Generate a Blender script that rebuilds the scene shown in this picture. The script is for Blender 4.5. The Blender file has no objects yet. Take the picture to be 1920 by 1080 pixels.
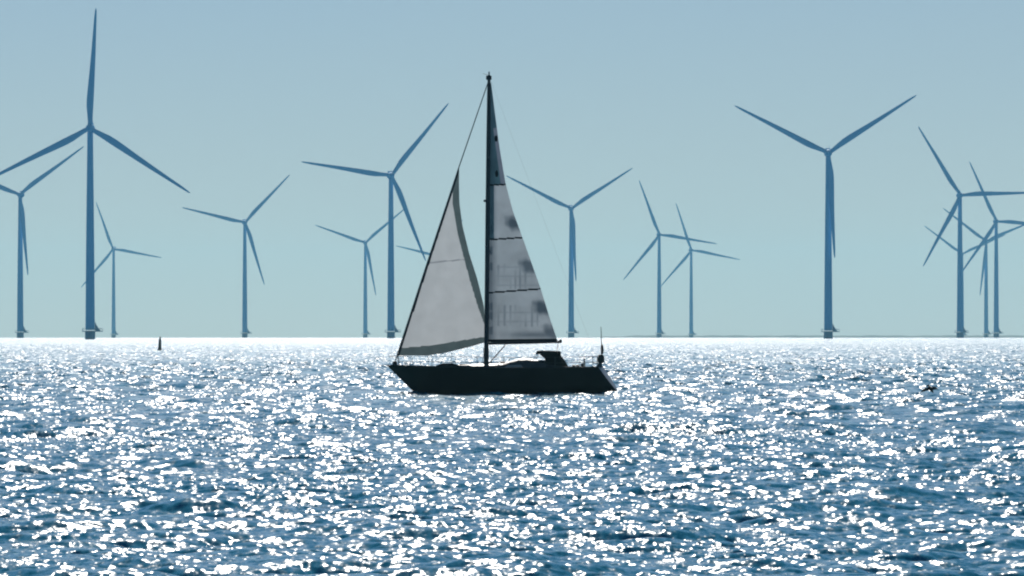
import bpy, bmesh, math, random
import numpy as np
from mathutils import Vector, Matrix

S = bpy.context.scene
COL = S.collection
R = math.radians

# ------------------------------------------------------------------ camera, world, sun, exposure
F = 16000.0                 # focal length in pixels of a 1920 px wide frame (a 300 mm telephoto)
CAM_H = 3.36                # eye height above the water
LEVEL = 618.0               # picture row of the true level line
RE = 7.4e6                  # earth radius with refraction: the sea really curves down behind the horizon

cam_d = bpy.data.cameras.new('camera')
cam_d.sensor_width = 36.0
cam_d.lens = F * 36.0 / 1920.0
cam_d.clip_start = 0.5
cam_d.clip_end = 60000.0
cam = bpy.data.objects.new('camera', cam_d)
COL.objects.link(cam)
cam.location = (0, 0, CAM_H)
cam.rotation_euler = (R(90) + math.atan((LEVEL - 540.0) / F), 0, 0)
S.camera = cam

SUN_EL, SUN_AZ = R(29.0), R(-1.0)      # azimuth from +Y towards +X
SKY_STRENGTH = 0.052
SUN_STRENGTH = 5.0
w = bpy.data.worlds.new('World')
S.world = w
w.use_nodes = True
nt = w.node_tree
bg = nt.nodes['Background']
sky = nt.nodes.new('ShaderNodeTexSky')
sky.sky_type = 'NISHITA'
sky.sun_disc = False
sky.sun_elevation = SUN_EL
sky.sun_rotation = SUN_AZ
sky.altitude = 0.0
sky.air_density = 0.7
sky.dust_density = 0.0
sky.ozone_density = 6.0
tint = nt.nodes.new('ShaderNodeMix')          # the cool white balance of the picture
tint.data_type = 'RGBA'
tint.blend_type = 'MULTIPLY'
tint.inputs[0].default_value = 1.0
tint.inputs[7].default_value = (1.13, 1.02, 0.99, 1)
nt.links.new(sky.outputs[0], tint.inputs[6])
# a faint uneven veil of high thin cloud
tco = nt.nodes.new('ShaderNodeTexCoord')
mpg = nt.nodes.new('ShaderNodeMapping')
mpg.inputs['Scale'].default_value = (14, 14, 34)
veil = nt.nodes.new('ShaderNodeTexNoise')
veil.inputs['Scale'].default_value = 1.0
veil.inputs['Detail'].default_value = 5.0
nt.links.new(tco.outputs['Generated'], mpg.inputs[0])
nt.links.new(mpg.outputs[0], veil.inputs['Vector'])
vr = nt.nodes.new('ShaderNodeMapRange')
vr.inputs['From Min'].default_value = 0.45
vr.inputs['From Max'].default_value = 0.75
vr.inputs['To Max'].default_value = 0.22
nt.links.new(veil.outputs['Fac'], vr.inputs['Value'])
cl = nt.nodes.new('ShaderNodeMix')
cl.data_type = 'RGBA'
cl.inputs[7].default_value = (7.6, 9.6, 10.6, 1)
nt.links.new(vr.outputs[0], cl.inputs[0])
nt.links.new(tint.outputs[2], cl.inputs[6])
nt.links.new(cl.outputs[2], bg.inputs[0])
bg.inputs[1].default_value = SKY_STRENGTH

sd = bpy.data.lights.new('sun', 'SUN')
sd.energy = SUN_STRENGTH
sd.angle = R(0.5)
sd.color = (1.0, 0.94, 0.87)
sun = bpy.data.objects.new('sun', sd)
COL.objects.link(sun)
sdir = Vector((math.sin(SUN_AZ) * math.cos(SUN_EL), math.cos(SUN_AZ) * math.cos(SUN_EL), math.sin(SUN_EL)))
sun.rotation_euler = sdir.to_track_quat('Z', 'Y').to_euler()
sun.location = (0, 0, 300)

S.view_settings.view_transform = 'Standard'
S.view_settings.look = 'None'
S.view_settings.gamma = 1.0
S.view_settings.exposure = 0.0
cy = S.cycles
cy.max_bounces = 6
cy.diffuse_bounces = 2
cy.glossy_bounces = 3
cy.transmission_bounces = 4
cy.transparent_max_bounces = 12
cy.volume_bounces = 0
cy.caustics_reflective = False
cy.caustics_refractive = False
cy.use_denoising = True
cy.denoiser = 'OPENIMAGEDENOISE'
cy.sample_clamp_direct = 7.0
cy.sample_clamp_indirect = 4.0
cy.filter_width = 2.1

# ------------------------------------------------------------------ helpers
def drop(d):
    return d * d / (2.0 * RE)

def dist_for_row(py):
    """distance at which the water surface shows at picture row py (below the horizon)"""
    t = (py - LEVEL) / F
    d = CAM_H / t
    for _ in range(30):
        d = CAM_H / max(1e-6, t - d / (2 * RE))
    return d

def mat(name, color, rough=0.5, metallic=0.0, spec=0.5, noise=None, bump=0.0):
    m = bpy.data.materials.new(name)
    m.use_nodes = True
    n = m.node_tree
    p = n.nodes['Principled BSDF']
    p.inputs['Base Color'].default_value = (*color, 1)
    p.inputs['Roughness'].default_value = rough
    p.inputs['Metallic'].default_value = metallic
    p.inputs['Specular IOR Level'].default_value = spec
    if noise:
        sc, amt = noise
        tc = n.nodes.new('ShaderNodeTexCoord')
        tx = n.nodes.new('ShaderNodeTexNoise')
        tx.inputs['Scale'].default_value = sc
        tx.inputs['Detail'].default_value = 5
        n.links.new(tc.outputs['Object'], tx.inputs['Vector'])
        mx = n.nodes.new('ShaderNodeMix')
        mx.data_type = 'RGBA'
        mx.inputs[6].default_value = (*[c * (1 - amt) for c in color], 1)
        mx.inputs[7].default_value = (*[min(1, c * (1 + amt)) for c in color], 1)
        n.links.new(tx.outputs['Fac'], mx.inputs[0])
        n.links.new(mx.outputs[2], p.inputs['Base Color'])
    return m

def cloth(name, refl, trans, noise_scale=1.5, amt=0.12, stretch=(1, 1, 1)):
    """sailcloth: reflects and lets light through"""
    m = bpy.data.materials.new(name)
    m.use_nodes = True
    n = m.node_tree
    n.nodes.clear()
    out = n.nodes.new('ShaderNodeOutputMaterial')
    add = n.nodes.new('ShaderNodeAddShader')
    di = n.nodes.new('ShaderNodeBsdfDiffuse')
    tr = n.nodes.new('ShaderNodeBsdfTranslucent')
    tc = n.nodes.new('ShaderNodeTexCoord')
    mp = n.nodes.new('ShaderNodeMapping')
    mp.inputs['Scale'].default_value = stretch
    tx = n.nodes.new('ShaderNodeTexNoise')
    tx.inputs['Scale'].default_value = noise_scale
    tx.inputs['Detail'].default_value = 6
    n.links.new(tc.outputs['Object'], mp.inputs[0])
    n.links.new(mp.outputs[0], tx.inputs['Vector'])
    for sh, c in ((di, refl), (tr, trans)):
        mx = n.nodes.new('ShaderNodeMix')
        mx.data_type = 'RGBA'
        mx.inputs[6].default_value = (*[v * (1 - amt) for v in c], 1)
        mx.inputs[7].default_value = (*[min(1, v * (1 + amt)) for v in c], 1)
        n.links.new(tx.outputs['Fac'], mx.inputs[0])
        n.links.new(mx.outputs[2], sh.inputs[0])
    n.links.new(di.outputs[0], add.inputs[0])
    n.links.new(tr.outputs[0], add.inputs[1])
    n.links.new(add.outputs[0], out.inputs[0])
    return m

def empty(name, loc, rot=(0, 0, 0)):
    o = bpy.data.objects.new(name, None)
    o.empty_display_size = 1
    COL.objects.link(o)
    o.location = loc
    o.rotation_euler = rot
    return o

def tag(o, label, cat, group=None):
    o['label'] = label
    o['category'] = cat
    if group:
        o['group'] = group
    return o

class MB:
    """collects shapes for ONE mesh object"""
    def __init__(self):
        self.bm = bmesh.new()
    def loft(self, rings, cap=True, closed=True):
        rows = [[self.bm.verts.new(p) for p in ring] for ring in rings]
        n = len(rows[0])
        for a, b in zip(rows[:-1], rows[1:]):
            for i in range(n if closed else n - 1):
                j = (i + 1) % n
                try:
                    self.bm.faces.new((a[i], a[j], b[j], b[i]))
                except ValueError:
                    pass
        if cap and closed:
            self.bm.faces.new(rows[0][::-1])
            self.bm.faces.new(rows[-1])
        return self
    def lathe(self, prof, axis='Z', n=24, center=(0, 0, 0)):
        rings = []
        for r, z in prof:
            ring = []
            for k in range(n):
                a = 2 * math.pi * k / n
                u, v = r * math.cos(a), r * math.sin(a)
                p = (u, v, z) if axis == 'Z' else ((u, z, v) if axis == 'Y' else (z, u, v))
                ring.append(Vector(p) + Vector(center))
            rings.append(ring)
        return self.loft(rings)
    def tube(self, pts, r, n=8):
        pts = [Vector(p) for p in pts]
        rs = r if isinstance(r, (list, tuple)) else [r] * len(pts)
        rings = []
        for i, p in enumerate(pts):
            t = (pts[min(i + 1, len(pts) - 1)] - pts[max(i - 1, 0)]).normalized()
            ref = Vector((0, 0, 1)) if abs(t.z) < 0.9 else Vector((0, 1, 0))
            u = t.cross(ref).normalized()
            v = t.cross(u).normalized()
            rings.append([p + (u * math.cos(2 * math.pi * k / n) + v * math.sin(2 * math.pi * k / n)) * rs[i] for k in range(n)])
        return self.loft(rings)
    def box(self, x0, x1, y0, y1, z0, z1, bevel=0.0):
        ret = bmesh.ops.create_cube(self.bm, size=1.0)
        vs = ret['verts']
        for v in vs:
            v.co = Vector((x0 + (v.co.x + .5) * (x1 - x0), y0 + (v.co.y + .5) * (y1 - y0), z0 + (v.co.z + .5) * (z1 - z0)))
        if bevel:
            es = list({e for v in vs for e in v.link_edges})
            bmesh.ops.bevel(self.bm, geom=es, offset=bevel, segments=2, affect='EDGES')
        return self
    def prism(self, poly, y0, y1):
        """poly of (x,z), extruded along y"""
        a = [self.bm.verts.new((x, y0, z)) for x, z in poly]
        b = [self.bm.verts.new((x, y1, z)) for x, z in poly]
        n = len(poly)
        for i in range(n):
            j = (i + 1) % n
            self.bm.faces.new((a[i], a[j], b[j], b[i]))
        self.bm.faces.new(a[::-1])
        self.bm.faces.new(b)
        return self
    def build(self, name, m, parent=None, smooth=True):
        bmesh.ops.recalc_face_normals(self.bm, faces=self.bm.faces)
        me = bpy.data.meshes.new(name)
        self.bm.to_mesh(me)
        self.bm.free()
        for mm in (m if isinstance(m, (list, tuple)) else [m]):
            me.materials.append(mm)
        if smooth:
            me.polygons.foreach_set('use_smooth', [True] * len(me.polygons))
            me.set_sharp_from_angle(angle=R(40))
        o = bpy.data.objects.new(name, me)
        COL.objects.link(o)
        if parent:
            o.parent = parent
        return o

# ------------------------------------------------------------------ water: one curved sheet to beyond the horizon
Q = 1.0
rng = np.random.default_rng(11)

def ocean_tile(N, L, lmin, lmax, slope, seed, wind=R(90), spread=1.0, iso=0.45):
    g = np.random.default_rng(seed)
    k1 = 2 * np.pi * np.fft.fftfreq(N, d=L / N)
    kx, ky = np.meshgrid(k1, k1, indexing='xy')
    k = np.hypot(kx, ky)
    k[0, 0] = 1e9
    th = np.arctan2(ky, kx)
    P = k ** -4.0 * (np.abs(np.cos(th - wind)) ** spread + iso)
    P *= 1 / (1 + np.exp(-(k - 2 * np.pi / lmax) / (0.15 * 2 * np.pi / lmax)))
    P *= np.exp(-(k * lmin / (2 * np.pi)) ** 4)
    P[0, 0] = 0
    H = np.sqrt(P) * (g.standard_normal((N, N)) + 1j * g.standard_normal((N, N)))
    h = np.fft.ifft2(H)
    sx = np.real(np.fft.ifft2(1j * kx * H))
    sy = np.real(np.fft.ifft2(1j * ky * H))
    s = slope / np.sqrt((sx ** 2 + sy ** 2).mean())
    dx = np.real(np.fft.ifft2(-1j * kx / k * H)) * s
    dy = np.real(np.fft.ifft2(-1j * ky / k * H)) * s
    return (np.real(h) * s).astype(np.float32), dx.astype(np.float32), dy.astype(np.float32)

def sample(T, x, y, L, rot=0.0):
    N = T.shape[0]
    c, s = math.cos(rot), math.sin(rot)
    u = (x * c + y * s) * (N / L)
    v = (-x * s + y * c) * (N / L)
    iu = np.floor(u).astype(np.int64)
    iv = np.floor(v).astype(np.int64)
    fu = (u - iu).astype(np.float32)
    fv = (v - iv).astype(np.float32)
    iu %= N
    iv %= N
    ju = (iu + 1) % N
    jv = (iv + 1) % N
    return (T[iv, iu] * (1 - fu) + T[iv, ju] * fu) * (1 - fv) + (T[jv, iu] * (1 - fu) + T[jv, ju] * fu) * fv

def build_water():
    half = R(5.2)
    nf = int(950 * Q)
    fine = np.linspace(-half, half, nf)
    st, coarse, a = fine[1] - fine[0], [], half
    while True:
        st = min(st * 1.35, R(6))
        a += st
        if a >= 2 * math.pi - half - R(1):
            break
        coarse.append(a)
    ang = np.concatenate([fine, np.array(coarse)])
    rs = list(np.geomspace(0.6, 88, 26))
    r = 90.0
    while r < 16200:
        rs.append(r)
        c = np.interp(math.log(r), [math.log(v) for v in (90, 250, 700, 2000, 8000, 16000)], [5.5e-4, 6e-4, 1.1e-3, 2.2e-3, 6e-3, 2e-2])
        r *= 1 + c / Q
    rs = np.array(rs)
    nr, na = len(rs), len(ang)
    A, RR = np.meshgrid(ang, rs)
    X = (RR * np.sin(A)).ravel()
    Y = (RR * np.cos(A)).ravel()
    dr = np.gradient(rs)
    dr = np.repeat(dr, na)
    da = np.abs(np.gradient(np.unwrap(ang)))
    da[0] = da[1]
    lat = (RR * da[None, :]).ravel()
    step = np.maximum(dr * 0.8, lat)
    rad = RR.ravel()
    Z = np.zeros_like(X)
    DX = np.zeros_like(X)
    DY = np.zeros_like(X)
    #        N    L     lmin  lmax slope seed rot   choppy
    tiles = [(1024, 173.0, 3.0, 16.0, 0.035, 3, 0.35, 0.9),
             (1024, 61.0, 0.9, 4.0, 0.135, 5, -0.12, 1.0),
             (1024, 19.7, 0.16, 1.0, 0.170, 8, 0.55, 0.9)]
    for N, L, l0, l1, sl, seed, rot, chop in tiles:
        h, dx, dy = ocean_tile(N, L, l0, l1, sl, seed, wind=R(90) - rot)
        fade = np.clip(1.35 - step / (0.55 * math.sqrt(l0 * l1)), 0, 1)
        idx = np.nonzero(fade > 0)[0]
        x, y = X[idx], Y[idx]
        f = fade[idx]
        Z[idx] += sample(h, x, y, L, rot) * f
        a_ = sample(dx, x, y, L, rot) * f * chop
        b_ = sample(dy, x, y, L, rot) * f * chop
        c, s = math.cos(rot), math.sin(rot)
        DX[idx] += a_ * c - b_ * s
        DY[idx] += a_ * s + b_ * c
    far = np.clip((np.log(np.maximum(rad, 1)) - math.log(180)) / (math.log(5000) - math.log(180)), 0, 1).astype(np.float32)
    lod = np.clip((step - 0.08) / 0.5, 0, 1).astype(np.float32)
    co = np.empty((len(X), 3), np.float32)
    co[:, 0] = X + DX
    co[:, 1] = Y + DY
    co[:, 2] = Z - rad ** 2 / (2 * RE)
    i = np.arange(nr - 1)[:, None] * na
    j = np.arange(na)[None, :]
    j2 = (j + 1) % na
    quads = np.stack([i + j, i + na + j, i + na + j2, i + j2], axis=-1).reshape(-1, 4).astype(np.int32)[:, ::-1]
    nq = len(quads)
    me = bpy.data.meshes.new('water')
    me.vertices.add(len(co))
    me.vertices.foreach_set('co', co.ravel())
    me.loops.add(nq * 4)
    me.loops.foreach_set('vertex_index', np.ascontiguousarray(quads).ravel())
    me.polygons.add(nq)
    me.polygons.foreach_set('loop_start', np.arange(0, nq * 4, 4, dtype=np.int32))
    me.polygons.foreach_set('use_smooth', np.ones(nq, bool))
    at = me.attributes.new('ripple', 'FLOAT', 'POINT')
    at.data.foreach_set('value', lod)
    at = me.attributes.new('unresolved', 'FLOAT', 'POINT')
    at.data.foreach_set('value', far)
    me.update(calc_edges=True)
    o = bpy.data.objects.new('water', me)
    COL.objects.link(o)
    o['kind'] = 'structure'
    print('water', len(co), 'verts', nr, na)
    return o

RIP_A, RIP_B = 0.145, 0.46       # ripple slope: everywhere, and extra where the mesh is too coarse for the small waves
def water_material():
    m = bpy.data.materials.new('lake_water')
    m.use_nodes = True
    n = m.node_tree
    p = n.nodes['Principled BSDF']
    p.inputs['Base Color'].default_value = (0.0, 0.21, 0.32, 1)
    p.inputs['Roughness'].default_value = 0.09
    p.inputs['IOR'].default_value = 1.30
    geo = n.nodes.new('ShaderNodeNewGeometry')
    at = n.nodes.new('ShaderNodeAttribute')
    at.attribute_name = 'ripple'
    # waves too small and far to resolve count as surface roughness
    at2 = n.nodes.new('ShaderNodeAttribute')
    at2.attribute_name = 'unresolved'
    mr = n.nodes.new('ShaderNodeMapRange')
    mr.inputs['To Min'].default_value = 0.09
    mr.inputs['To Max'].default_value = 0.175
    n.links.new(at2.outputs['Fac'], mr.inputs['Value'])
    n.links.new(mr.outputs[0], p.inputs['Roughness'])
    def vm(op, a, b=None, sc=None):
        q = n.nodes.new('ShaderNodeVectorMath')
        q.operation = op
        n.links.new(a, q.inputs[0])
        if b is not None:
            if isinstance(b, tuple):
                q.inputs[1].default_value = b
            else:
                n.links.new(b, q.inputs[1])
        if sc is not None:
            if isinstance(sc, float):
                q.inputs['Scale'].default_value = sc
            else:
                n.links.new(sc, q.inputs['Scale'])
        return q.outputs[0]
    def noise(scale, detail, off):
        q = n.nodes.new('ShaderNodeTexNoise')
        q.inputs['Scale'].default_value = scale
        q.inputs['Detail'].default_value = detail
        q.inputs['Roughness'].default_value = 0.6
        n.links.new(vm('MULTIPLY', vm('ADD', geo.outputs['Position'], off), (1.25, 0.42, 1.0)), q.inputs['Vector'])
        return vm('MULTIPLY', vm('SUBTRACT', q.outputs['Color'], (.5, .5, .5)), (1.25, 1.15, 0.0))
    # gust patches: the ripples are livelier in some places than in others
    gm = n.nodes.new('ShaderNodeMapping')
    gm.inputs['Scale'].default_value = (0.10, 0.022, 0.05)
    n.links.new(geo.outputs['Position'], gm.inputs['Vector'])
    gx = n.nodes.new('ShaderNodeTexNoise')
    gx.inputs['Scale'].default_value = 1.0
    gx.inputs['Detail'].default_value = 3.0
    n.links.new(gm.outputs[0], gx.inputs['Vector'])
    gr = n.nodes.new('ShaderNodeMapRange')
    gr.inputs['From Min'].default_value = 0.3
    gr.inputs['From Max'].default_value = 0.7
    gr.inputs['To Min'].default_value = RIP_A * 5 * 0.3
    gr.inputs['To Max'].default_value = RIP_A * 5 * 1.6
    n.links.new(gx.outputs['Fac'], gr.inputs['Value'])
    small = vm('SCALE', noise(5.0, 3.0, (0, 0, 0)), sc=gr.outputs[0])
    big = vm('SCALE', vm('SCALE', noise(0.9, 3.0, (31.7, 12.3, 0)), sc=RIP_B * 5), sc=at.outputs['Fac'])
    tot = vm('NORMALIZE', vm('ADD', vm('ADD', geo.outputs['Normal'], small), big))
    n.links.new(tot, p.inputs['Normal'])
    return m

water = build_water()
water.data.materials.append(water_material())

# ------------------------------------------------------------------ far shore: a low dike on the horizon, right half
def build_shore():
    d0 = 13200.0
    bm = MB()
    rings = []
    n = 90
    for k in range(n + 1):
        px = 1075 + (2300 - 1075) * k / n
        x = (px - 960) / F * d0
        y = d0 + 180 * math.sin(k * 0.05)
        d = math.hypot(x, y)
        h = 6.3 * min(1, 0.35 + k / 14.0) + 0.35 * math.sin(k * 1.7) + 0.3 * math.sin(k * 0.61 + 1)
        z0 = -drop(d) - 1.0
        rings.append([(x, y - 22, z0), (x, y - 3, z0 + 1 + h), (x, y + 3, z0 + 1 + h), (x, y + 25, z0)])
    bm.loft(rings)
    o = bm.build('far_shore', mat('shore_grass', (0.05, 0.085, 0.075), 0.9, noise=(0.02, 0.3)))
    o['kind'] = 'structure'
build_shore()

# ------------------------------------------------------------------ wind turbines
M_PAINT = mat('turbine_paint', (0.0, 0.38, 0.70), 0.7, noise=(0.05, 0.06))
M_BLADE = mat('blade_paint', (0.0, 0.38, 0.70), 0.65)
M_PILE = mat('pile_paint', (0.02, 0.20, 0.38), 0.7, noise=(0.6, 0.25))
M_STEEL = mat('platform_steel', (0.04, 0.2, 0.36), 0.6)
HUB = 95.0

def blade_mb():
    bm = MB()
    rings = []
    n = 18
    prof = [(1.3, 2.1, 2.1, 0), (3.0, 2.15, 2.05, 0), (6.0, 2.5, 1.5, .2), (9.5, 3.05, 1.15, .35), (13, 3.15, .95, .38), (18, 2.9, .75, .32),
            (25, 2.45, .55, .22), (33, 2.0, .4, .14), (42, 1.5, .28, .08), (49, 1.15, .2, .05), (52.5, .75, .14, 0), (53.8, .25, .08, 0)]
    for r, ch, th, off in prof:
        tw = R(14) * max(0, 1 - r / 40) ** 1.5
        ring = []
        for k in range(n):
            a = 2 * math.pi * k / n
            u = math.cos(a)
            t = math.sin(a)
            taper = 1.0 if r < 4 else (0.62 + 0.38 * u if u < 0.2 else 1.0 - 0.15 * (u - .2))
            x = u * ch / 2 - off - (ch - 2.1 if ch > 2.1 else 0) * 0.12
            y = t * th / 2 * taper
            ring.append((x * math.cos(tw) - y * math.sin(tw), x * math.sin(tw) + y * math.cos(tw) - 0.0006 * r * r, r))
        rings.append(ring)
    bm.loft(rings)
    return bm

def make_turbine():
    root = empty('wind_turbine', (0, 0, 0))
    t = MB()
    t.lathe([(2.1, 4.2), (2.12, 5.0), (2.0, 20), (1.85, 40), (1.62, 62), (1.4, 80), (1.28, 92.6), (1.28, 93.2)], n=28)
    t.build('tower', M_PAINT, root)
    nc = MB()
    nc.lathe([(0.6, -1.9), (1.75, -1.7), (1.95, -1.0), (2.0, 2.0), (1.95, 5.0), (1.7, 7.2), (0.9, 7.8)], axis='Y', n=24, center=(0, 0, HUB))
    nc.box(-1.2, 1.2, 4.6, 6.6, HUB + 1.6, HUB + 2.6, 0.1)
    nc.tube([(0.8, 6.2, HUB + 2.5), (0.8, 6.2, HUB + 4.2)], 0.06)
    nc.build('nacelle', M_PAINT, root)
    rt = MB()
    rt.lathe([(0.15, -2.9), (0.8, -2.6), (1.35, -1.9), (1.6, -1.0), (1.6, 0.4), (1.4, 0.9)], axis='Y', n=24)
    ro = rt.build('rotor', M_PAINT, root)
    ro.location = (0, -3.0, HUB)
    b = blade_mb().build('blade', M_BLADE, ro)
    for k in (1, 2):
        c = b.copy()
        COL.objects.link(c)
        c.parent = ro
        c.rotation_euler = (0, R(120 * k), 0)
    f = MB()
    f.lathe([(2.3, -6), (2.3, 3.2), (2.2, 3.4)], n=28)
    f.tube([(-1.0, -2.75, -3), (-1.0, -2.75, 3.4)], 0.14)
    f.tube([(1.0, -2.75, -3), (1.0, -2.75, 3.4)], 0.14)
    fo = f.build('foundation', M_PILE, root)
    p = MB()
    p.lathe([(3.6, 3.4), (3.7, 3.5), (3.7, 3.75), (3.6, 3.8)], n=28)
    p.prism([(2.6, 3.42), (5.7, 3.42), (5.7, 3.78), (2.6, 3.78)], -1.4, 1.4)
    for k in range(18):
        a = 2 * math.pi * k / 18
        x, y = 3.6 * math.cos(a), 3.6 * math.sin(a)
        p.tube([(x, y, 3.7), (x, y, 4.95)], 0.05, 5)
    p.tube([(3.6 * math.cos(2 * math.pi * k / 36), 3.6 * math.sin(2 * math.pi * k / 36), 4.95) for k in range(37)], 0.06, 5)
    for yy in (-1.35, 1.35):
        p.tube([(3.4, yy, 4.95), (5.6, yy, 4.95), (5.6, yy, 3.7)], 0.06, 5)
    p.build('platform', M_STEEL, fo)
    cr = MB()
    cr.prism([(2.2, 3.8), (4.4, 3.8), (3.9, 4.8), (3.0, 6.2), (2.2, 8.0)], -0.35, 0.35)
    cr.tube([(4.4, 0, 3.8), (4.3, 0, 4.9), (5.9, 0, 4.5)], [0.25, 0.18, 0.08])
    cr.build('davit_crane', M_STEEL, fo)
    return root

def copy_tree(o, parent=None):
    kids = [k for k in COL.objects if k.parent == o]
    c = o.copy()
    COL.objects.link(c)
    c.parent = parent
    for k in kids:
        copy_tree(k, c)
    return c

def child(o, kind):
    for k in COL.objects:
        if k.parent == o and k.name.split('.')[0] == kind:
            return k

# hub column, hub row, clockwise angle of one blade from straight up, yaw, label
TURBINES = [
    (169, 240, 3.0, 0, 'largest wind turbine, at far left, with one blade pointing straight up'),
    (38, 365, 53.7, -6, 'wind turbine at the left photo edge, its left blade cut off by the frame'),
    (213, 467, 100, -8, 'small pale wind turbine close beside the right of the largest turbine\'s tower'),
    (459, 417, 43, 8, 'mid-sized wind turbine standing alone between the spar buoy and the sailing yacht'),
    (733, 329, 38.3, 8, 'big dark wind turbine just left of the jib, with a blade hanging towards the sail'),
    (685, 455, 49, 6, 'small pale wind turbine close beside the left of the big turbine near the jib'),
    (814, 478, 41, 30, 'faint wind turbine almost hidden behind the jib, only a blade tip showing'),
    (1071, 391, 56.5, 3, 'wind turbine standing just right of the mainsail, blades in a wide Y'),
    (1236, 440, 99, 6, 'larger of the two small wind turbines whose blades cross, right of the yacht'),
    (1296, 469, 101, 8, 'smaller and paler of the two small wind turbines whose blades cross'),
    (1553, 287, 56.7, 0, 'tall wind turbine alone on the right, blades in a wide Y above open water'),
    (1800, 366, 88, 4, 'largest wind turbine of the cluster at the right edge, one blade level'),
    (1868, 415, 95, 5, 'second largest wind turbine of the right cluster, its tower nearest the photo edge'),
    (1849, 452, 67, 2, 'pale wind turbine with Y-shaped blades, its thin tower between two thicker ones'),
    (1804, 476, 66, 4, 'faintest wind turbine of the right cluster, hidden behind the largest one\'s tower'),
]
proto = make_turbine()
for i, (hx, hy, ang, yaw, label) in enumerate(TURBINES):
    t = (LEVEL - hy) / F
    d = 5000.0
    for _ in range(60):
        d = 0.5 * d + 0.5 * (HUB - CAM_H - drop(d)) / t
    x = (hx - 960) / F * d
    o = proto if i == 0 else copy_tree(proto)
    o.location = (x, d, -drop(d))
    o.rotation_euler = (0, 0, R(yaw))
    child(o, 'rotor').rotation_euler = (0, R(ang), 0)
    tag(o, label, 'wind turbine', 'wind turbines standing in the lake')

# ------------------------------------------------------------------ sailing yacht
BOAT_D = dist_for_row(737.0)
SC = 34.07                                # pixels per drawn metre; the finished yacht is scaled to its true distance
YS = SC * BOAT_D / F
def bx(px): return (px - 911) / SC
def bz(py): return (732.5 - py) / SC
def B(px, py): return (bx(px), bz(py))

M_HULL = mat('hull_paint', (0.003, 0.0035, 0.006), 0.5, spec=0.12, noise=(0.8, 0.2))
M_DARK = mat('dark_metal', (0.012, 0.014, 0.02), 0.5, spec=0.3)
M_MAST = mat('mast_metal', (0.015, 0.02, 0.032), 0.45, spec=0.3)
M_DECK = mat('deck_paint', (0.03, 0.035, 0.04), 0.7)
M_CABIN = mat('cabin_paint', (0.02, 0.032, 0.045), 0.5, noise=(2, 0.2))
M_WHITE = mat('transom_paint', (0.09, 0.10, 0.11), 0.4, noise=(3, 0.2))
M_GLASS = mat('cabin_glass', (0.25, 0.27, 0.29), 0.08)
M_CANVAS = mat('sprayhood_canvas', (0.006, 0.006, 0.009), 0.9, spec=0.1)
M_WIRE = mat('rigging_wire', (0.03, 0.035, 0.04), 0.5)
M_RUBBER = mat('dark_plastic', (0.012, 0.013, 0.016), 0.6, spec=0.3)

yacht = empty('sailing_yacht', ((911 - 960) / F * BOAT_D, BOAT_D, -drop(BOAT_D) + 4.5 / SC), (0, 0, R(-5)))
yacht.scale = (YS, YS, YS)
tag(yacht, 'black-hulled sailing yacht under grey jib and mainsail, crossing the glittering water', 'sailboat')

def sheer(x):
    t = (x + 5.4) / 11.8
    return 1.20 + 0.42 * (t - 0.62) ** 2 + 0.04

def build_hull():
    nx, nv = 48, 14
    rows = []
    sections = []
    for i in range(nx + 1):
        t = i / nx
        xs = -5.42 + t * 11.78
        zs = sheer(xs)
        keel = -0.55 * math.sin(math.pi * min(1, max(0, t * 0.98 + 0.02))) ** 0.6 - 0.05
        beam = 1.85 * (math.sin(math.pi * min(0.5 + (t - 0.56) * (0.36 if t > 0.56 else 0.5 / 0.56), 1)) ** 0.85 if t > 0 else 0.0)
        if t < 0.02:
            beam = max(beam, 0.03)
        left, right = [], []
        for j in range(nv + 1):
            v = j / nv
            z = zs * (1 - v) + keel * v
            stem = -5.42 + (1.33 - z) * 1.01 if z > -0.3 else -5.42 + 1.63 * 1.01
            tran = 6.36 + (1.26 - z) * 0.70 if z > 0 else 6.36 + 1.26 * 0.70 + z * 0.4
            x = stem + (tran - stem) * t
            hb = beam * (1 - v ** 2.6) ** 0.55 * (1 - 0.10 * v)
            left.append((x, -hb, z))
            right.append((x, hb, z))
        sections.append((left, right))
    bm = MB()
    ring = [l + r[::-1][1:] for l, r in sections]
    bm.loft(ring, cap=False, closed=False)
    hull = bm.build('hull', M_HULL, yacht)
    # transom
    l, r = sections[-1]
    tm = MB()
    rows = []
    for p in l:
        rows.append([(p[0] + .012, p[1] * k, p[2]) for k in (1.0, .5, 0, -.5, -1.0)])
    tm.loft(rows, cap=False, closed=False)
    tm.build('transom', M_WHITE, yacht)
    # deck
    dk = MB()
    rows = []
    for (l, r) in sections:
        x, hb, z = l[0][0], -l[0][1] * 0.985, l[0][2] - 0.05
        rows.append([(x, hb * k, z + 0.06 * (1 - k * k)) for k in (-1, -.6, -.2, .2, .6, 1)])
    dk.loft(rows, cap=False, closed=False)
    dk.build('deck', M_DECK, yacht)
    # toe rails
    tr = MB()
    for s in (0, 1):
        tr.tube([Vector(sec[s][0]) + Vector((0, 0, 0.015)) for sec in sections[1:]], 0.028, 6)
    tr.build('toe_rail', M_DARK, yacht)
    return sections
SEC = build_hull()

def deck_half(x):
    best = min(SEC, key=lambda s: abs(s[0][0][0] - x))
    return -best[0][0][1], best[0][0][2]

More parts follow.
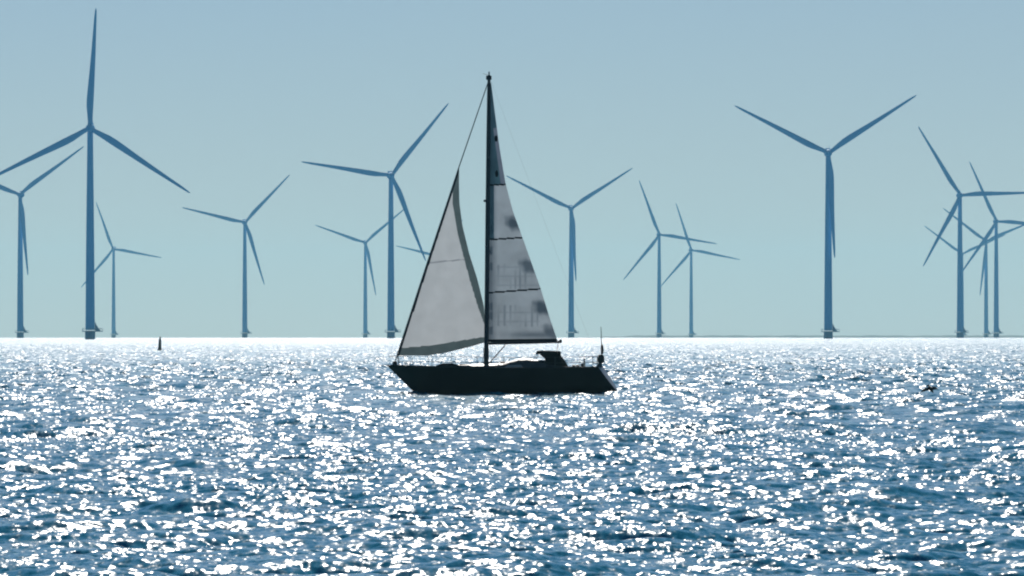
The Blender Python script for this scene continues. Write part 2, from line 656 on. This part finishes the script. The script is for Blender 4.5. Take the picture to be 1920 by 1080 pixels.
# coachroof rising aft, with window strips
cr = MB()
rings = []
for px, py, wd in ((838, 689, .5), (848, 685.5, .75), (880, 684.5, 1.05), (915, 684, 1.2), (945, 682, 1.25), (962, 677, 1.25), (975, 674, 1.22), (990, 674, 1.2), (1010, 676, 1.18), (1030, 678, 1.15)):
    x, z = B(px, py)
    zb = deck_half(x)[1] - 0.06
    rings.append([(x, -wd, zb), (x, -wd * .94, zb + (z - zb) * .75), (x, -wd * .8, z), (x, 0, z + .04), (x, wd * .8, z), (x, wd * .94, zb + (z - zb) * .75), (x, wd, zb)])
cr.loft(rings)
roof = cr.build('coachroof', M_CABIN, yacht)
for s in (-1, 1):
    wn = MB()
    x0, x1 = bx(950), bx(984)
    zb = deck_half(0.5 * (x0 + x1))[1]
    wn.prism([(x0, zb + .03), (x1, zb + .05), (x1 - .1, zb + .2), (x0 + .15, zb + .17)], s * 1.235, s * 1.275)
    wn.build('window', M_GLASS, roof)
hx = MB()
hx.box(bx(862), bx(884), -.35, .35, bz(684.5), bz(682.2), .02)
hx.build('hatch', M_DARK, roof)
# deck gear: winches, anchor windlass, rolled sail bag on the foredeck
for px, py, yy in ((752, 686.5, 0.0), (943, 679, .6), (943, 679, -.6), (1080, 685, 1.3), (1080, 685, -1.3)):
    wi = MB()
    x, z = B(px, py)
    wi.lathe([(.11, z - .28), (.10, z - .12), (.075, z - .06), (.1, z), (.05, z + .03)], n=14, center=(x, yy, 0))
    wi.build('winch', M_DARK, yacht)
sb = MB()
sb.tube([(bx(820), -.7, bz(688)), (bx(832), -.75, bz(686)), (bx(850), -.8, bz(685.5)), (bx(866), -.8, bz(688))], [.08, .14, .15, .07], 10)
sb.build('sail_bag', M_RUBBER, yacht)
# cockpit coaming
for s in (-1, 1):
    cc = MB()
    rings = []
    for px, py in ((1028, 683), (1060, 687), (1090, 687.5), (1118, 687.5), (1126, 690)):
        x, z = B(px, py)
        zb = 1.05
        y = s * 1.25
        rings.append([(x, y - .16, zb), (x, y - .13, z), (x, y + .13, z), (x, y + .16, zb)])
    cc.loft(rings)
    cc.build('cockpit_coaming', M_DARK, yacht)
# wheel
wh = MB()
cx, cz = B(1096, 684)
wh.tube([(cx, .55 * math.cos(2 * math.pi * k / 28), cz - .05 + .42 * math.sin(2 * math.pi * k / 28)) for k in range(29)], .018, 6)
for k in range(6):
    a = math.pi * k / 3
    wh.tube([(cx, 0, cz - .05), (cx, .55 * math.cos(a), cz - .05 + .42 * math.sin(a))], .01, 5)
wh.box(cx - .18, cx - .03, -.1, .1, 1.0, cz + .08, .02)
wh.build('steering_wheel', M_DARK, yacht)

# mast, spreaders, boom
def mx(py):
    return bx(911.5 + (917.0 - 911.5) * (690 - py) / (690 - 140))
mp = MB()
rings = []
for py, a, b in ((692, .125, .085), (420, .125, .085), (260, .115, .08), (175, .10, .07), (141, .075, .055)):
    z, x = bz(py), mx(py)
    rings.append([(x + a * math.cos(2 * math.pi * k / 14), b * math.sin(2 * math.pi * k / 14), z) for k in range(14)])
mp.loft(rings)
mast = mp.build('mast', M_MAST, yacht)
mh = MB()
mh.box(mx(146) - .16, mx(146) + .14, -.05, .05, bz(150), bz(142), .02)
mh.tube([(mx(140), 0, bz(141)), (mx(140), 0, bz(134.5))], .035, 6)
mh.tube([(mx(140) - .05, .03, bz(141)), (mx(140) - .35, .03, bz(138))], .012, 5)
mh.build('masthead_fitting', M_MAST, mast)
sl = MB()
sl.box(mx(377) - .24, mx(377) - .06, -.06, .06, bz(379), bz(374.5), .03)
sl.build('steaming_light', M_MAST, mast)
SPREAD = ((462, .95), (296, .7))
for py, L in SPREAD:
    for s in (-1, 1):
        sp = MB()
        x, z = mx(py), bz(py)
        sp.tube([(x, 0, z), (x + .12, s * L, z + .06)], [.035, .02], 8)
        sp.build('spreader', M_MAST, mast)
mb_ = MB()
mb_.lathe([(.16, bz(692)), (.17, bz(684)), (.13, bz(676)), (.15, bz(668)), (.15, bz(655)), (.1, bz(650))], n=12, center=(mx(675), 0, 0))
mb_.build('mast_collar', M_DARK, mast)
BOOM_OUT = 0.10                       # the boom and sails are eased to the far side (metres sideways per metre aft)
bo = MB()
x0, z0 = mx(644), bz(644.2)
x1, z1 = B(1052, 641)
bo.tube([(x0, 0, z0), ((x0 + x1) / 2, BOOM_OUT * (x1 - x0) / 2, (z0 + z1) / 2), (x1, BOOM_OUT * (x1 - x0), z1)], [.075, .085, .07], 10)
boom = bo.build('boom', M_MAST, yacht)
be = MB()
be.box(x1 - .12, x1 + .03, BOOM_OUT * (x1 - x0) - .05, BOOM_OUT * (x1 - x0) + .05, z1 - .06, z1 + .13, .02)
be.build('boom_end', M_DARK, boom)
vg = MB()
vg.tube([(mx(684) + .1, 0, bz(684)), (bx(948), .1, bz(646))], .03, 8)
vg.build('boom_vang', M_WIRE, boom)
vg = MB()
vg.tube([(bx(1046), BOOM_OUT * 3.9, bz(643)), (bx(1040), .2, bz(684))], .02, 6)
vg.build('mainsheet', M_WIRE, boom)

def curve(pts, n):
    """smooth polyline through pts (list of tuples), n samples by arc length"""
    P = np.array(pts, float)
    s = np.concatenate([[0], np.cumsum(np.hypot(*(P[1:] - P[:-1]).T))])
    t = np.linspace(0, s[-1], n)
    out = np.stack([np.interp(t, s, P[:, 0]), np.interp(t, s, P[:, 1])], 1)
    for _ in range(max(2, n // 14)):
        out[1:-1] = .25 * out[:-2] + .5 * out[1:-1] + .25 * out[2:]
    return out

def sail_mesh(name, luff, leech, nu, nv, camber, classify, mats, parent, yfun):
    """luff and leech are picture-space curves from foot to head; grid between them"""
    bm = bmesh.new()
    V = []
    for j in range(nv + 1):
        row = []
        for i in range(nu + 1):
            u, v = i / nu, j / nv
            px, py = luff[j] * (1 - u) + leech[j] * u
            width = abs(leech[j][0] - luff[j][0]) / SC
            x, z = B(px, py)
            y = yfun(x, z, u, v) + camber * width * 4 * u * (1 - u) * (0.8 + .4 * (1 - u))
            row.append(bm.verts.new((x, y, z)))
        V.append(row)
    for j in range(nv):
        for i in range(nu):
            f = bm.faces.new((V[j][i], V[j][i + 1], V[j + 1][i + 1], V[j + 1][i]))
            u, v = (i + .5) / nu, (j + .5) / nv
            p = luff[j] * (1 - u) + leech[j] * u
            q = luff[j + 1] * (1 - u) + leech[j + 1] * u
            f.material_index = classify(*(0.5 * (p + q)), u, v)
            f.smooth = True
    me = bpy.data.meshes.new(name)
    bm.to_mesh(me)
    bm.free()
    for m in mats:
        me.materials.append(m)
    o = bpy.data.objects.new(name, me)
    COL.objects.link(o)
    o.parent = parent
    md = o.modifiers.new('thickness', 'SOLIDIFY')
    md.thickness = 0.004
    md.offset = 0
    return o

def add_mask(o, nu, nv, luff, leech, fun):
    at = o.data.attributes.new('stain', 'FLOAT', 'POINT')
    vals = []
    for j in range(nv + 1):
        for i in range(nu + 1):
            u = i / nu
            p = luff[j] * (1 - u) + leech[j] * u
            vals.append(fun(p[0], p[1]))
    at.data.foreach_set('value', vals)

def use_mask(m, dark):
    n = m.node_tree
    at = n.nodes.new('ShaderNodeAttribute')
    at.attribute_name = 'stain'
    for sh in [q for q in n.nodes if q.type in ('BSDF_DIFFUSE', 'BSDF_TRANSLUCENT')]:
        src = sh.inputs[0].links[0].from_socket
        mx = n.nodes.new('ShaderNodeMix')
        mx.data_type = 'RGBA'
        mx.inputs[7].default_value = (*dark, 1)
        n.links.new(at.outputs['Fac'], mx.inputs[0])
        n.links.new(src, mx.inputs[6])
        n.links.new(mx.outputs[2], sh.inputs[0])

C_JIB = cloth('jib_cloth', (.16, .163, .168), (.465, .475, .48), 1.6, .08)
C_BAND = cloth('jib_sun_strip', (.05, .06, .062), (.185, .215, .22), 2.5, .15)
C_LUFF = cloth('jib_luff_tape', (.03, .035, .045), (.03, .035, .045), 2.5, .1)
C_SEAM = cloth('sail_seam', (.10, .105, .12), (.36, .37, .38), 2.5, .1)
C_MAIN = cloth('main_cloth', (.10, .11, .135), (.36, .385, .40), 1.0, .22, (1, 1, 1))
C_FILM = cloth('main_head_film', (.06, .08, .09), (.12, .175, .20), 1.3, .35)
C_LINE = cloth('batten_tape', (.012, .015, .02), (.01, .013, .018), 2, .1)
C_PATCH = cloth('sail_patch', (.05, .06, .075), (.085, .115, .15), 4, .35)
C_GRID = cloth('main_scrim', (.09, .10, .12), (.235, .255, .29), 2, .2)

NV = 220
# jib: the foot sags, so the grid runs luff -> leech with rows fanning from the foot
luff_j = curve([(744, 667), (801, 491), (860, 314)], NV + 1)
leech_j = curve([(908, 642), (905.5, 575), (893, 522), (879, 478), (866, 424), (860.5, 380), (860, 340), (860.5, 314)], NV + 1)
band_inner = [(314, 858), (345, 849), (380, 847.5), (439, 857), (522, 878), (575, 894), (608, 906), (645, 915)]
foot_in = [(744, 653.5), (804, 648), (863, 638.5), (910, 631)]
def foot_drop(px):
    return np.interp(px, [744, 798, 833, 878, 908], [667, 667, 661.5, 650.5, 642])
def jib_class(px, py, u, v):
    if u < 0.012 + 0.02 * v or px < np.interp(py, [314, 667], [860, 744]) + 3.2:
        return 2
    if px > np.interp(py, [b[0] for b in band_inner], [b[1] for b in band_inner]):
        return 1
    if py > np.interp(px, [b[0] for b in foot_in], [b[1] for b in foot_in]):
        return 1
    if abs(py - np.interp(px, [800, 868], [493, 486.5])) < 1.3:
        return 3
    return 0
# bend the lower rows so the last one follows the curved foot
def fan(luff, leech, j, nv):
    return luff[j], leech[j]
def jib_y(x, z, u, v):
    return 0.75 * u * (1 - v) + 0.05
class Row:
    pass
def build_jib():
    nu, nv = 90, NV
    bm = bmesh.new()
    V = []
    for j in range(nv + 1):
        row = []
        v = j / nv
        for i in range(nu + 1):
            u = i / nu
            p = luff_j[j] * (1 - u) + leech_j[j] * u
            straight = luff_j[0] * (1 - u) + leech_j[0] * u
            sag = foot_drop(straight[0]) - straight[1]
            px, py = p[0], p[1] + sag * max(0, 1 - v * 1.4) ** 2
            wd = abs(leech_j[j][0] - luff_j[j][0]) / SC
            x, z = B(px, py)
            y = jib_y(x, z, u, v) + .10 * wd * 4 * u * (1 - u) * (.8 + .4 * (1 - u))
            row.append((bm.verts.new((x, y, z)), px, py))
        V.append(row)
    for j in range(nv):
        for i in range(nu):
            q = (V[j][i], V[j][i + 1], V[j + 1][i + 1], V[j + 1][i])
            f = bm.faces.new([k[0] for k in q])
            f.material_index = jib_class(sum(k[1] for k in q) / 4, sum(k[2] for k in q) / 4, (i + .5) / nu, (j + .5) / nv)
            f.smooth = True
    me = bpy.data.meshes.new('jib')
    bm.to_mesh(me)
    bm.free()
    for m in (C_JIB, C_BAND, C_LUFF, C_SEAM):
        me.materials.append(m)
    o = bpy.data.objects.new('jib', me)
    COL.objects.link(o)
    o.parent = yacht
    md = o.modifiers.new('thickness', 'SOLIDIFY')
    md.thickness = 0.004
    md.offset = 0
    return o
jib = build_jib()
jib['label'] = 'grey headsail with dark strips along its rear and lower edges'

luff_m = curve([(915.5, 641.5), (916.5, 400), (919, 155)], 301)
leech_m = curve([(1045, 640), (1030, 596), (1013, 541), (995, 490), (978, 442), (961, 395), (947.5, 344), (936.5, 278), (928.5, 217), (922.5, 169), (920.5, 155)], 301)
LINES = [((917, 347), (948, 346)), ((916, 449.5), (980, 445.5)), ((916, 549), (1015, 541.5))]
PATCHES = [(962, 419, 13, 12), (991, 499, 16, 13), (1016, 577, 15, 13), (1033, 624, 15, 14)]
rnd = random.Random(4)
CARS = [(918, y, 3.4, 7) for y in (500, 575, 592, 620, 470, 430)]
def main_class(px, py, u, v):
    for (ax, ay), (bx_, by_) in LINES:
        if abs(py - (ay + (by_ - ay) * (px - ax) / (bx_ - ax))) < 1.5:
            return 1
    if py > 636 - 0.01 * (px - 915):
        return 1
    if py < 347:
        if (px - (930)) ** 2 / 9 + (py - 260) ** 2 / 36 < 1 or (px - 931) ** 2 / 9 + (py - 326) ** 2 / 40 < 1:
            return 1
        edge = np.interp(py, [155, 347], [922, 948])
        return 4 if px > edge - 9 and py > 240 else 2
    if px < 926 and py < 449:
        return 2
    return 0
def main_y(x, z, u, v):
    x0_ = mx(400)
    return BOOM_OUT * max(0, x - x0_) * (1 + .25 * v) + .02
main = sail_mesh('mainsail', luff_m, leech_m, 84, 300, .06, main_class, (C_MAIN, C_LINE, C_FILM, C_PATCH, C_GRID), yacht, main_y)
def main_mask(px, py):
    m = 0.0
    for i, (cx_, cy_, ww, hh) in enumerate(PATCHES):
        ex, ey = (px - cx_) / ww, (py - cy_) / hh
        ex -= 0.25 * ey                                # slanted like the sail's rear edge
        q = (abs(ex) ** 3 + abs(ey) ** 3) ** (1 / 3) + .08 * math.sin(px * .45 + i) + .08 * math.sin(py * .4 + 2 * i)
        m = max(m, min(1, max(0, (1.3 - q) / .8)) * (.62 - .1 * (i % 2)))
    for cx_, cy_, ww, hh in CARS:
        q = max(abs(px - cx_) / (ww + 3), abs(py - cy_) / (hh + 2))
        m = max(m, min(1, max(0, (1.2 - q) / .5)) * .6)
    if (496 < py < 542 or 572 < py < 612) and 928 < px < 1012:
        m = max(m, .28 * max(0, math.sin(px * .62 + .8 * math.sin(px * .13))) * (.5 + .5 * math.sin(px * .11 + py * .05)))
        m = max(m, .18 * max(0, 1 - abs((py % 17) - 8) / 2))
    m = max(m, .5 * max(0, 1 - (px - 915) / 18))
    m = max(m, .45 * max(0, 1 - abs(py - 628) / 9) * min(1, max(0, (px - 930) / 60)))
    return m
add_mask(main, 84, 300, luff_m, leech_m, main_mask)
for m_ in (C_MAIN, C_FILM):
    use_mask(m_, (.045, .065, .085))
main['label'] = 'darker grey mainsail with three dark batten lines and dark patches'

# standing rigging
fs = MB()
fs.tube([(bx(737), 0, bz(690)), (bx(743), 0, bz(668)), (bx(801), .03, bz(491.5)), (bx(860), .03, bz(314)), (bx(915), 0, bz(155))], [.03, .03, .035, .03, .026], 8)
fs.build('forestay', M_WIRE, yacht)
bs = MB()
bs.tube([(mx(142), 0, bz(142)), (bx(1126), 0, bz(690))], .0025, 5)
bs.build('backstay', M_WIRE, yacht)
for s in (-1, 1):
    sh = MB()
    yb = deck_half(bx(920))[0] * .93 * s
    a = (mx(158), 0, bz(158))
    p1 = (mx(296) + .12, s * .7, bz(296) + .06)
    p2 = (mx(462) + .12, s * .95, bz(462) + .06)
    sh.tube([a, p1, p2, (bx(917), yb, 1.25)], .007, 5)
    sh.tube([(mx(470), 0, bz(470)), (bx(926), yb, 1.25)], .006, 5)
    sh.build('shroud', M_WIRE, yacht)
# furling drum
fd = MB()
fd.lathe([(.05, bz(686)), (.13, bz(684)), (.13, bz(679)), (.05, bz(677))], n=14, center=(bx(739.5), 0, 0))
fd.build('furling_drum', M_DARK, yacht)

# pulpit, pushpit, stanchions and lifelines
pu = MB()
zb = 1.30
for s in (-1, 1):
    pts = [(bx(772), s * .62, zb - .03), (bx(770), s * .62, zb + .56), (bx(745), s * .25, zb + .6), (bx(729), s * .03, zb + .58)]
    pu.tube(pts, .016, 6)
    pu.tube([(bx(748), s * .25, zb), (bx(745), s * .25, zb + .6)], .016, 6)
    pu.tube([(bx(771), s * .62, zb + .28), (bx(746), s * .25, zb + .3)], .013, 6)
pu.build('pulpit', M_WIRE, yacht)
for s in (-1, 1):
    ps = MB()
    hb = deck_half(bx(1090))[0] * .95
    h2 = deck_half(bx(1124))[0] * .9
    ps.tube([(bx(1092), s * hb, 1.25), (bx(1092), s * hb, 1.86), (bx(1116), s * h2, 1.88), (bx(1127), s * .55, 1.88), (bx(1127), s * .5, 1.25)], .017, 6)
    ps.tube([(bx(1092), s * hb, 1.56), (bx(1116), s * h2, 1.57), (bx(1127), s * .55, 1.57)], .014, 6)
    ps.tube([(bx(1116), s * h2, 1.25), (bx(1116), s * h2, 1.88)], .016, 6)
    ps.build('pushpit', M_WIRE, yacht)
PXS = (806, 850, 900, 950, 1000, 1046)
for s in (-1, 1):
    ll = MB()
    top, low = [(bx(772), s * .62, zb + .56)], [(bx(772), s * .62, zb + .28)]
    for px in PXS:
        hb, z = deck_half(bx(px))
        st = MB()
        st.tube([(bx(px), s * hb * .95, z - .02), (bx(px), s * hb * .94, z + .61)], .014, 6)
        st.build('stanchion', M_WIRE, yacht)
        top.append((bx(px), s * hb * .94, z + .59))
        low.append((bx(px), s * hb * .945, z + .28))
    top.append((bx(1092), s * hb * .97, 1.86))
    low.append((bx(1092), s * hb * .97, 1.56))
    ll.tube(top, .006, 5)
    ll.tube(low, .009, 5)
    ll.build('lifeline', M_WIRE, yacht)

# sprayhood over the companionway: dark canvas, clear front window
def arch(px, py, wd, n=12, lift=.10):
    x, z = B(px, py)
    out = []
    for k in range(n + 1):
        a = -1 + 2 * k / n
        out.append((x, wd * a, z + lift * (1 - a * a) - lift))
    return out
sh = MB()
top = [arch(1008.5, 657.5, 1.0), arch(1016, 657.2, 1.06), (arch(1032, 657.5, 1.1)), arch(1048, 658.5, 1.1)]
bot = [[(p[0], p[1], p[2] - .10) for p in r] for r in top]
sh.loft([a + b[::-1] for a, b in zip(top, bot)])
for s in (-1, 1):
    poly = [B(1009, 659), B(1048, 660), B(1050, 668), B(1058, 678), B(1063, 687.5), B(1021, 687.5), B(1025.5, 676), B(1024, 671.5), B(1017, 665.5)]
    y = s * 1.06
    sh.prism(poly, y - .03, y + .03)
sh.prism([B(1027, 668), B(1047, 668), B(1050, 687), B(1027, 687)], -.9, .9)
hood = sh.build('sprayhood', M_CANVAS, yacht)
fm = MB()
for s in (-1, 1):
    fm.tube([(bx(1001), s * 1.0, bz(678)), (bx(1009.5), s * 1.0, bz(660))], .012, 6)
fm.tube([(bx(1000), -.98, bz(676.5)), (bx(1000), .98, bz(676.5))], .03, 6)
fm.build('frame', M_WIRE, hood)
gm = bpy.data.materials.new('clear_vinyl')
gm.use_nodes = True
gn = gm.node_tree
gn.nodes.clear()
go_ = gn.nodes.new('ShaderNodeOutputMaterial')
gmix = gn.nodes.new('ShaderNodeMixShader')
gtr = gn.nodes.new('ShaderNodeBsdfTransparent')
gtr.inputs[0].default_value = (.86, .88, .9, 1)
ggl = gn.nodes.new('ShaderNodeBsdfGlossy')
ggl.inputs['Roughness'].default_value = .08
gmix.inputs[0].default_value = .06
gn.links.new(gtr.outputs[0], gmix.inputs[1])
gn.links.new(ggl.outputs[0], gmix.inputs[2])
gn.links.new(gmix.outputs[0], go_.inputs[0])
wn = MB()
a = (bx(1001), bz(677))
b = (bx(1009.5), bz(660))
wn.prism([a, (a[0] + .012, a[1]), (b[0] + .012, b[1]), b], -.97, .97)
wn.build('window', gm, hood)

# flagstaff with a furled ensign at the stern
fl = MB()
fl.tube([(bx(1129), -.2, bz(688)), (bx(1129.2), -.2, bz(650)), (bx(1128), -.2, bz(613))], [.03, .025, .016], 8)
staff = fl.build('flagstaff', M_DARK, yacht)
en = MB()
en.tube([(bx(1129.5), -.2, bz(645)), (bx(1130), -.2, bz(650)), (bx(1130.3), -.2, bz(658)), (bx(1130), -.2, bz(664))], [.03, .075, .085, .05], 10)
en.build('flag', M_RUBBER, staff)

# parent transform for things that stand on the yacht
YM = Matrix.Translation(yacht.location) @ Matrix.Rotation(R(-5), 4, 'Z') @ Matrix.Scale(YS, 4)

# outboard motor clamped to the stern rail
om = empty('outboard_motor', YM @ Vector((bx(1128), -.55, bz(690))), (0, 0, R(-5)))
tag(om, 'dark outboard motor clamped upright on the stern rail of the yacht', 'outboard motor')
h = 1 / SC
c = MB()
rings = []
for dz, a_, b_ in ((9, .10, .12), (10.5, .17, .15), (14, .19, .17), (19, .18, .16), (23, .15, .13), (24.5, .08, .07)):
    rings.append([(a_ * math.cos(2 * math.pi * k / 16) + .02, b_ * math.sin(2 * math.pi * k / 16), dz * h) for k in range(16)])
c.loft(rings)
c.build('cowl', M_RUBBER, om)
c = MB()
rings = []
for dz, a_, b_, ox in ((-8, .05, .05, -.05), (-3, .08, .06, -.06), (2, .14, .08, -.08), (7, .12, .09, -.03), (9.2, .09, .10, 0)):
    rings.append([(ox + a_ * math.cos(2 * math.pi * k / 12), b_ * math.sin(2 * math.pi * k / 12), dz * h) for k in range(12)])
c.loft(rings)
c.tube([(-.05, 0, 8 * h), (-.42, .05, 9 * h)], .025, 6)
c.build('shaft', mat('outboard_leg', (.02, .035, .055), .5), om)

# ------------------------------------------------------------------ person in the cockpit
def skin_person():
    o = empty('person', YM @ Vector((bx(1050), .35, bz(688))), (0, 0, R(-5)))
    tag(o, 'person in dark clothing sitting in the yacht cockpit behind the sprayhood', 'person')
    V, E, RAD = [], [], []
    def add(p, r, parent=None):
        V.append(p)
        RAD.append(r)
        if parent is not None:
            E.append((parent, len(V) - 1))
        return len(V) - 1
    # local: -x faces forward (bow), z up from the seat
    hip = add((0.10, 0, .10), .15)
    waist = add((0.06, 0, .26), .14, hip)
    chest = add((0.00, 0, .42), .16, waist)
    neckb = add((-.04, 0, .56), .09, chest)
    neck = add((-.06, 0, .63), .058, neckb)
    head = add((-.075, 0, .72), .088, neck)
    crown = add((-.07, 0, .815), .075, head)
    for s in (-1, 1):
        shd = add((-.02, s * .17, .52), .075, chest)
        elb = add((-.06, s * .25, .27), .05, shd)
        wri = add((-.28, s * .17, .18), .032, elb)
        palm = add((-.36, s * .15, .17), .034, wri)
        for k, (dy, L) in enumerate(((-.03, .07), (-.01, .085), (.01, .08), (.03, .062))):
            f1 = add((-.41, s * .15 + dy, .165), .010, palm)
            f2 = add((-.41 - L * .5, s * .15 + dy, .145), .009, f1)
            add((-.41 - L * .7, s * .15 + dy, .11), .008, f2)
        t1 = add((-.37, s * .15 - s * .045, .19), .011, palm)
        add((-.41, s * .15 - s * .06, .18), .009, t1)
        th = add((-.05, s * .10, .07), .095, hip)
        kn = add((-.38, s * .13, .07), .065, th)
        an = add((-.36, s * .13, -.33), .042, kn)
        he = add((-.36, s * .13, -.40), .042, an)
        add((-.52, s * .14, -.42), .035, he)
    me = bpy.data.meshes.new('body')
    me.from_pydata(V, E, [])
    b = bpy.data.objects.new('body', me)
    COL.objects.link(b)
    b.parent = o
    b.modifiers.new('skin', 'SKIN')
    for i, r in enumerate(RAD):
        me.skin_vertices[0].data[i].radius = (r, r)
        me.skin_vertices[0].data[i].use_root = (i == 0)
    sub = b.modifiers.new('sub', 'SUBSURF')
    sub.levels = sub.render_levels = 2
    me.materials.append(mat('dark_clothes', (.010, .011, .016), .9, spec=.1))
    hm = MB()
    hm.lathe([(.02, .845), (.06, .835), (.092, .79), (.098, .74), (.09, .70)], n=16, center=(-.06, 0, 0))
    hm.build('hair', mat('dark_hair', (.012, .009, .008), .8), o)
    skin = mat('skin_tone', (.22, .12, .08), .6)
    fm = MB()
    fm.loft([[(-.165, -.012, .70), (-.165, .012, .70), (-.16, .004, .745), (-.16, -.004, .745)], [(-.188, -.006, .705), (-.188, .006, .705), (-.17, .003, .745), (-.17, -.003, .745)]])
    fm.build('nose', skin, o)
    fm = MB()
    fm.tube([(-.158, -.03, .672), (-.163, 0, .670), (-.158, .03, .672)], .006, 5)
    fm.build('mouth', skin, o)
    for s in (-1, 1):
        fm = MB()
        fm.lathe([(.002, -.012), (.011, -.006), (.011, .006), (.002, .012)], axis='X', n=8, center=(-.155, s * .032, .745))
        fm.build('eye', skin, o)
        fm = MB()
        fm.lathe([(.005, -.01), (.028, -.004), (.028, .004), (.005, .01)], axis='Y', n=8, center=(-.07, s * .09, .73))
        fm.build('ear', skin, o)
skin_person()

# ------------------------------------------------------------------ spar buoy
d = dist_for_row(657.5)
buoy = empty('spar_buoy', ((299.5 - 960) / F * d, d, -drop(d)), (0, R(1.5), 0))
tag(buoy, 'dark slim spar buoy in bright water between turbines left of the yacht', 'buoy')
s_ = d / F
M_BUOY = mat('buoy_paint', (.035, .028, .03), .6, noise=(2, .3))
b = MB()
b.lathe([(.30, -.8), (.36, 0.0), (.38, 3 * s_), (.27, 4.5 * s_), (.25, 12 * s_), (.22, 21 * s_), (.17, 22 * s_)], n=18)
b.build('body', M_BUOY, buoy)
b = MB()
b.lathe([(.10, 22 * s_), (.14, 23 * s_), (.14, 25 * s_), (.05, 26.5 * s_)], n=14)
b.build('lantern', mat('buoy_topmark', (.03, .045, .045), .5), buoy)

# ------------------------------------------------------------------ low flying bird over the right-hand water
bd = 380.0
z = CAM_H + (LEVEL - 730.0) / F * bd
bird = empty('bird', ((1745 - 960) / F * bd, bd, z), (R(38), R(-8), R(20)))
bird.scale = (.9, .9, .9)
tag(bird, 'dark bird flying low over the glittering water right of the yacht', 'bird')
b = MB()
M_BIRD = mat('dark_feathers', (.012, .013, .018), .9, spec=.1)
rings = []
for y, r, zz in ((-.26, .012, .01), (-.22, .05, .01), (-.1, .075, 0), (.05, .075, 0), (.16, .05, .02), (.22, .042, .035), (.27, .035, .035), (.31, .012, .025), (.35, .004, .02)):
    rings.append([(r * 1.1 * math.cos(2 * math.pi * k / 12), -y, zz + r * math.sin(2 * math.pi * k / 12)) for k in range(12)])
b.loft(rings)
b.loft([[(-.03, .2, .0), (.03, .2, .0), (.03, .2, .02), (-.03, .2, .02)], [(-.08, .36, -.01), (.08, .36, -.01), (.08, .36, .0), (-.08, .36, .0)]])
for s in (-1, 1):
    rings = []
    for x, ch, yy, zz in ((.04, .24, 0, .03), (.14, .25, -.02, .07), (.24, .22, 0, .05), (.35, .17, .04, -.04), (.46, .05, .10, -.16)):
        rings.append([(s * x, yy - ch / 2, zz), (s * x, yy, zz + .015), (s * x, yy + ch / 2, zz), (s * x, yy, zz - .01)])
    b.loft(rings)
b.build('body', M_BIRD, bird)

# ------------------------------------------------------------------ haze over the whole lake
HAZE_DENSITY = 3.3e-5
hz = MB()
hz.box(-16500, 16500, -16500, 16500, -20.5, 160.0)
hm = bpy.data.materials.new('lake_haze')
hm.use_nodes = True
n = hm.node_tree
n.nodes.clear()
out = n.nodes.new('ShaderNodeOutputMaterial')
pv = n.nodes.new('ShaderNodeVolumePrincipled')
pv.inputs['Color'].default_value = (0.36, 0.77, 0.93, 1)
pv.inputs['Density'].default_value = HAZE_DENSITY
pv.inputs['Anisotropy'].default_value = 0.3
n.links.new(pv.outputs[0], out.inputs['Volume'])
haze = hz.build('haze', hm, smooth=False)
haze['kind'] = 'stuff'
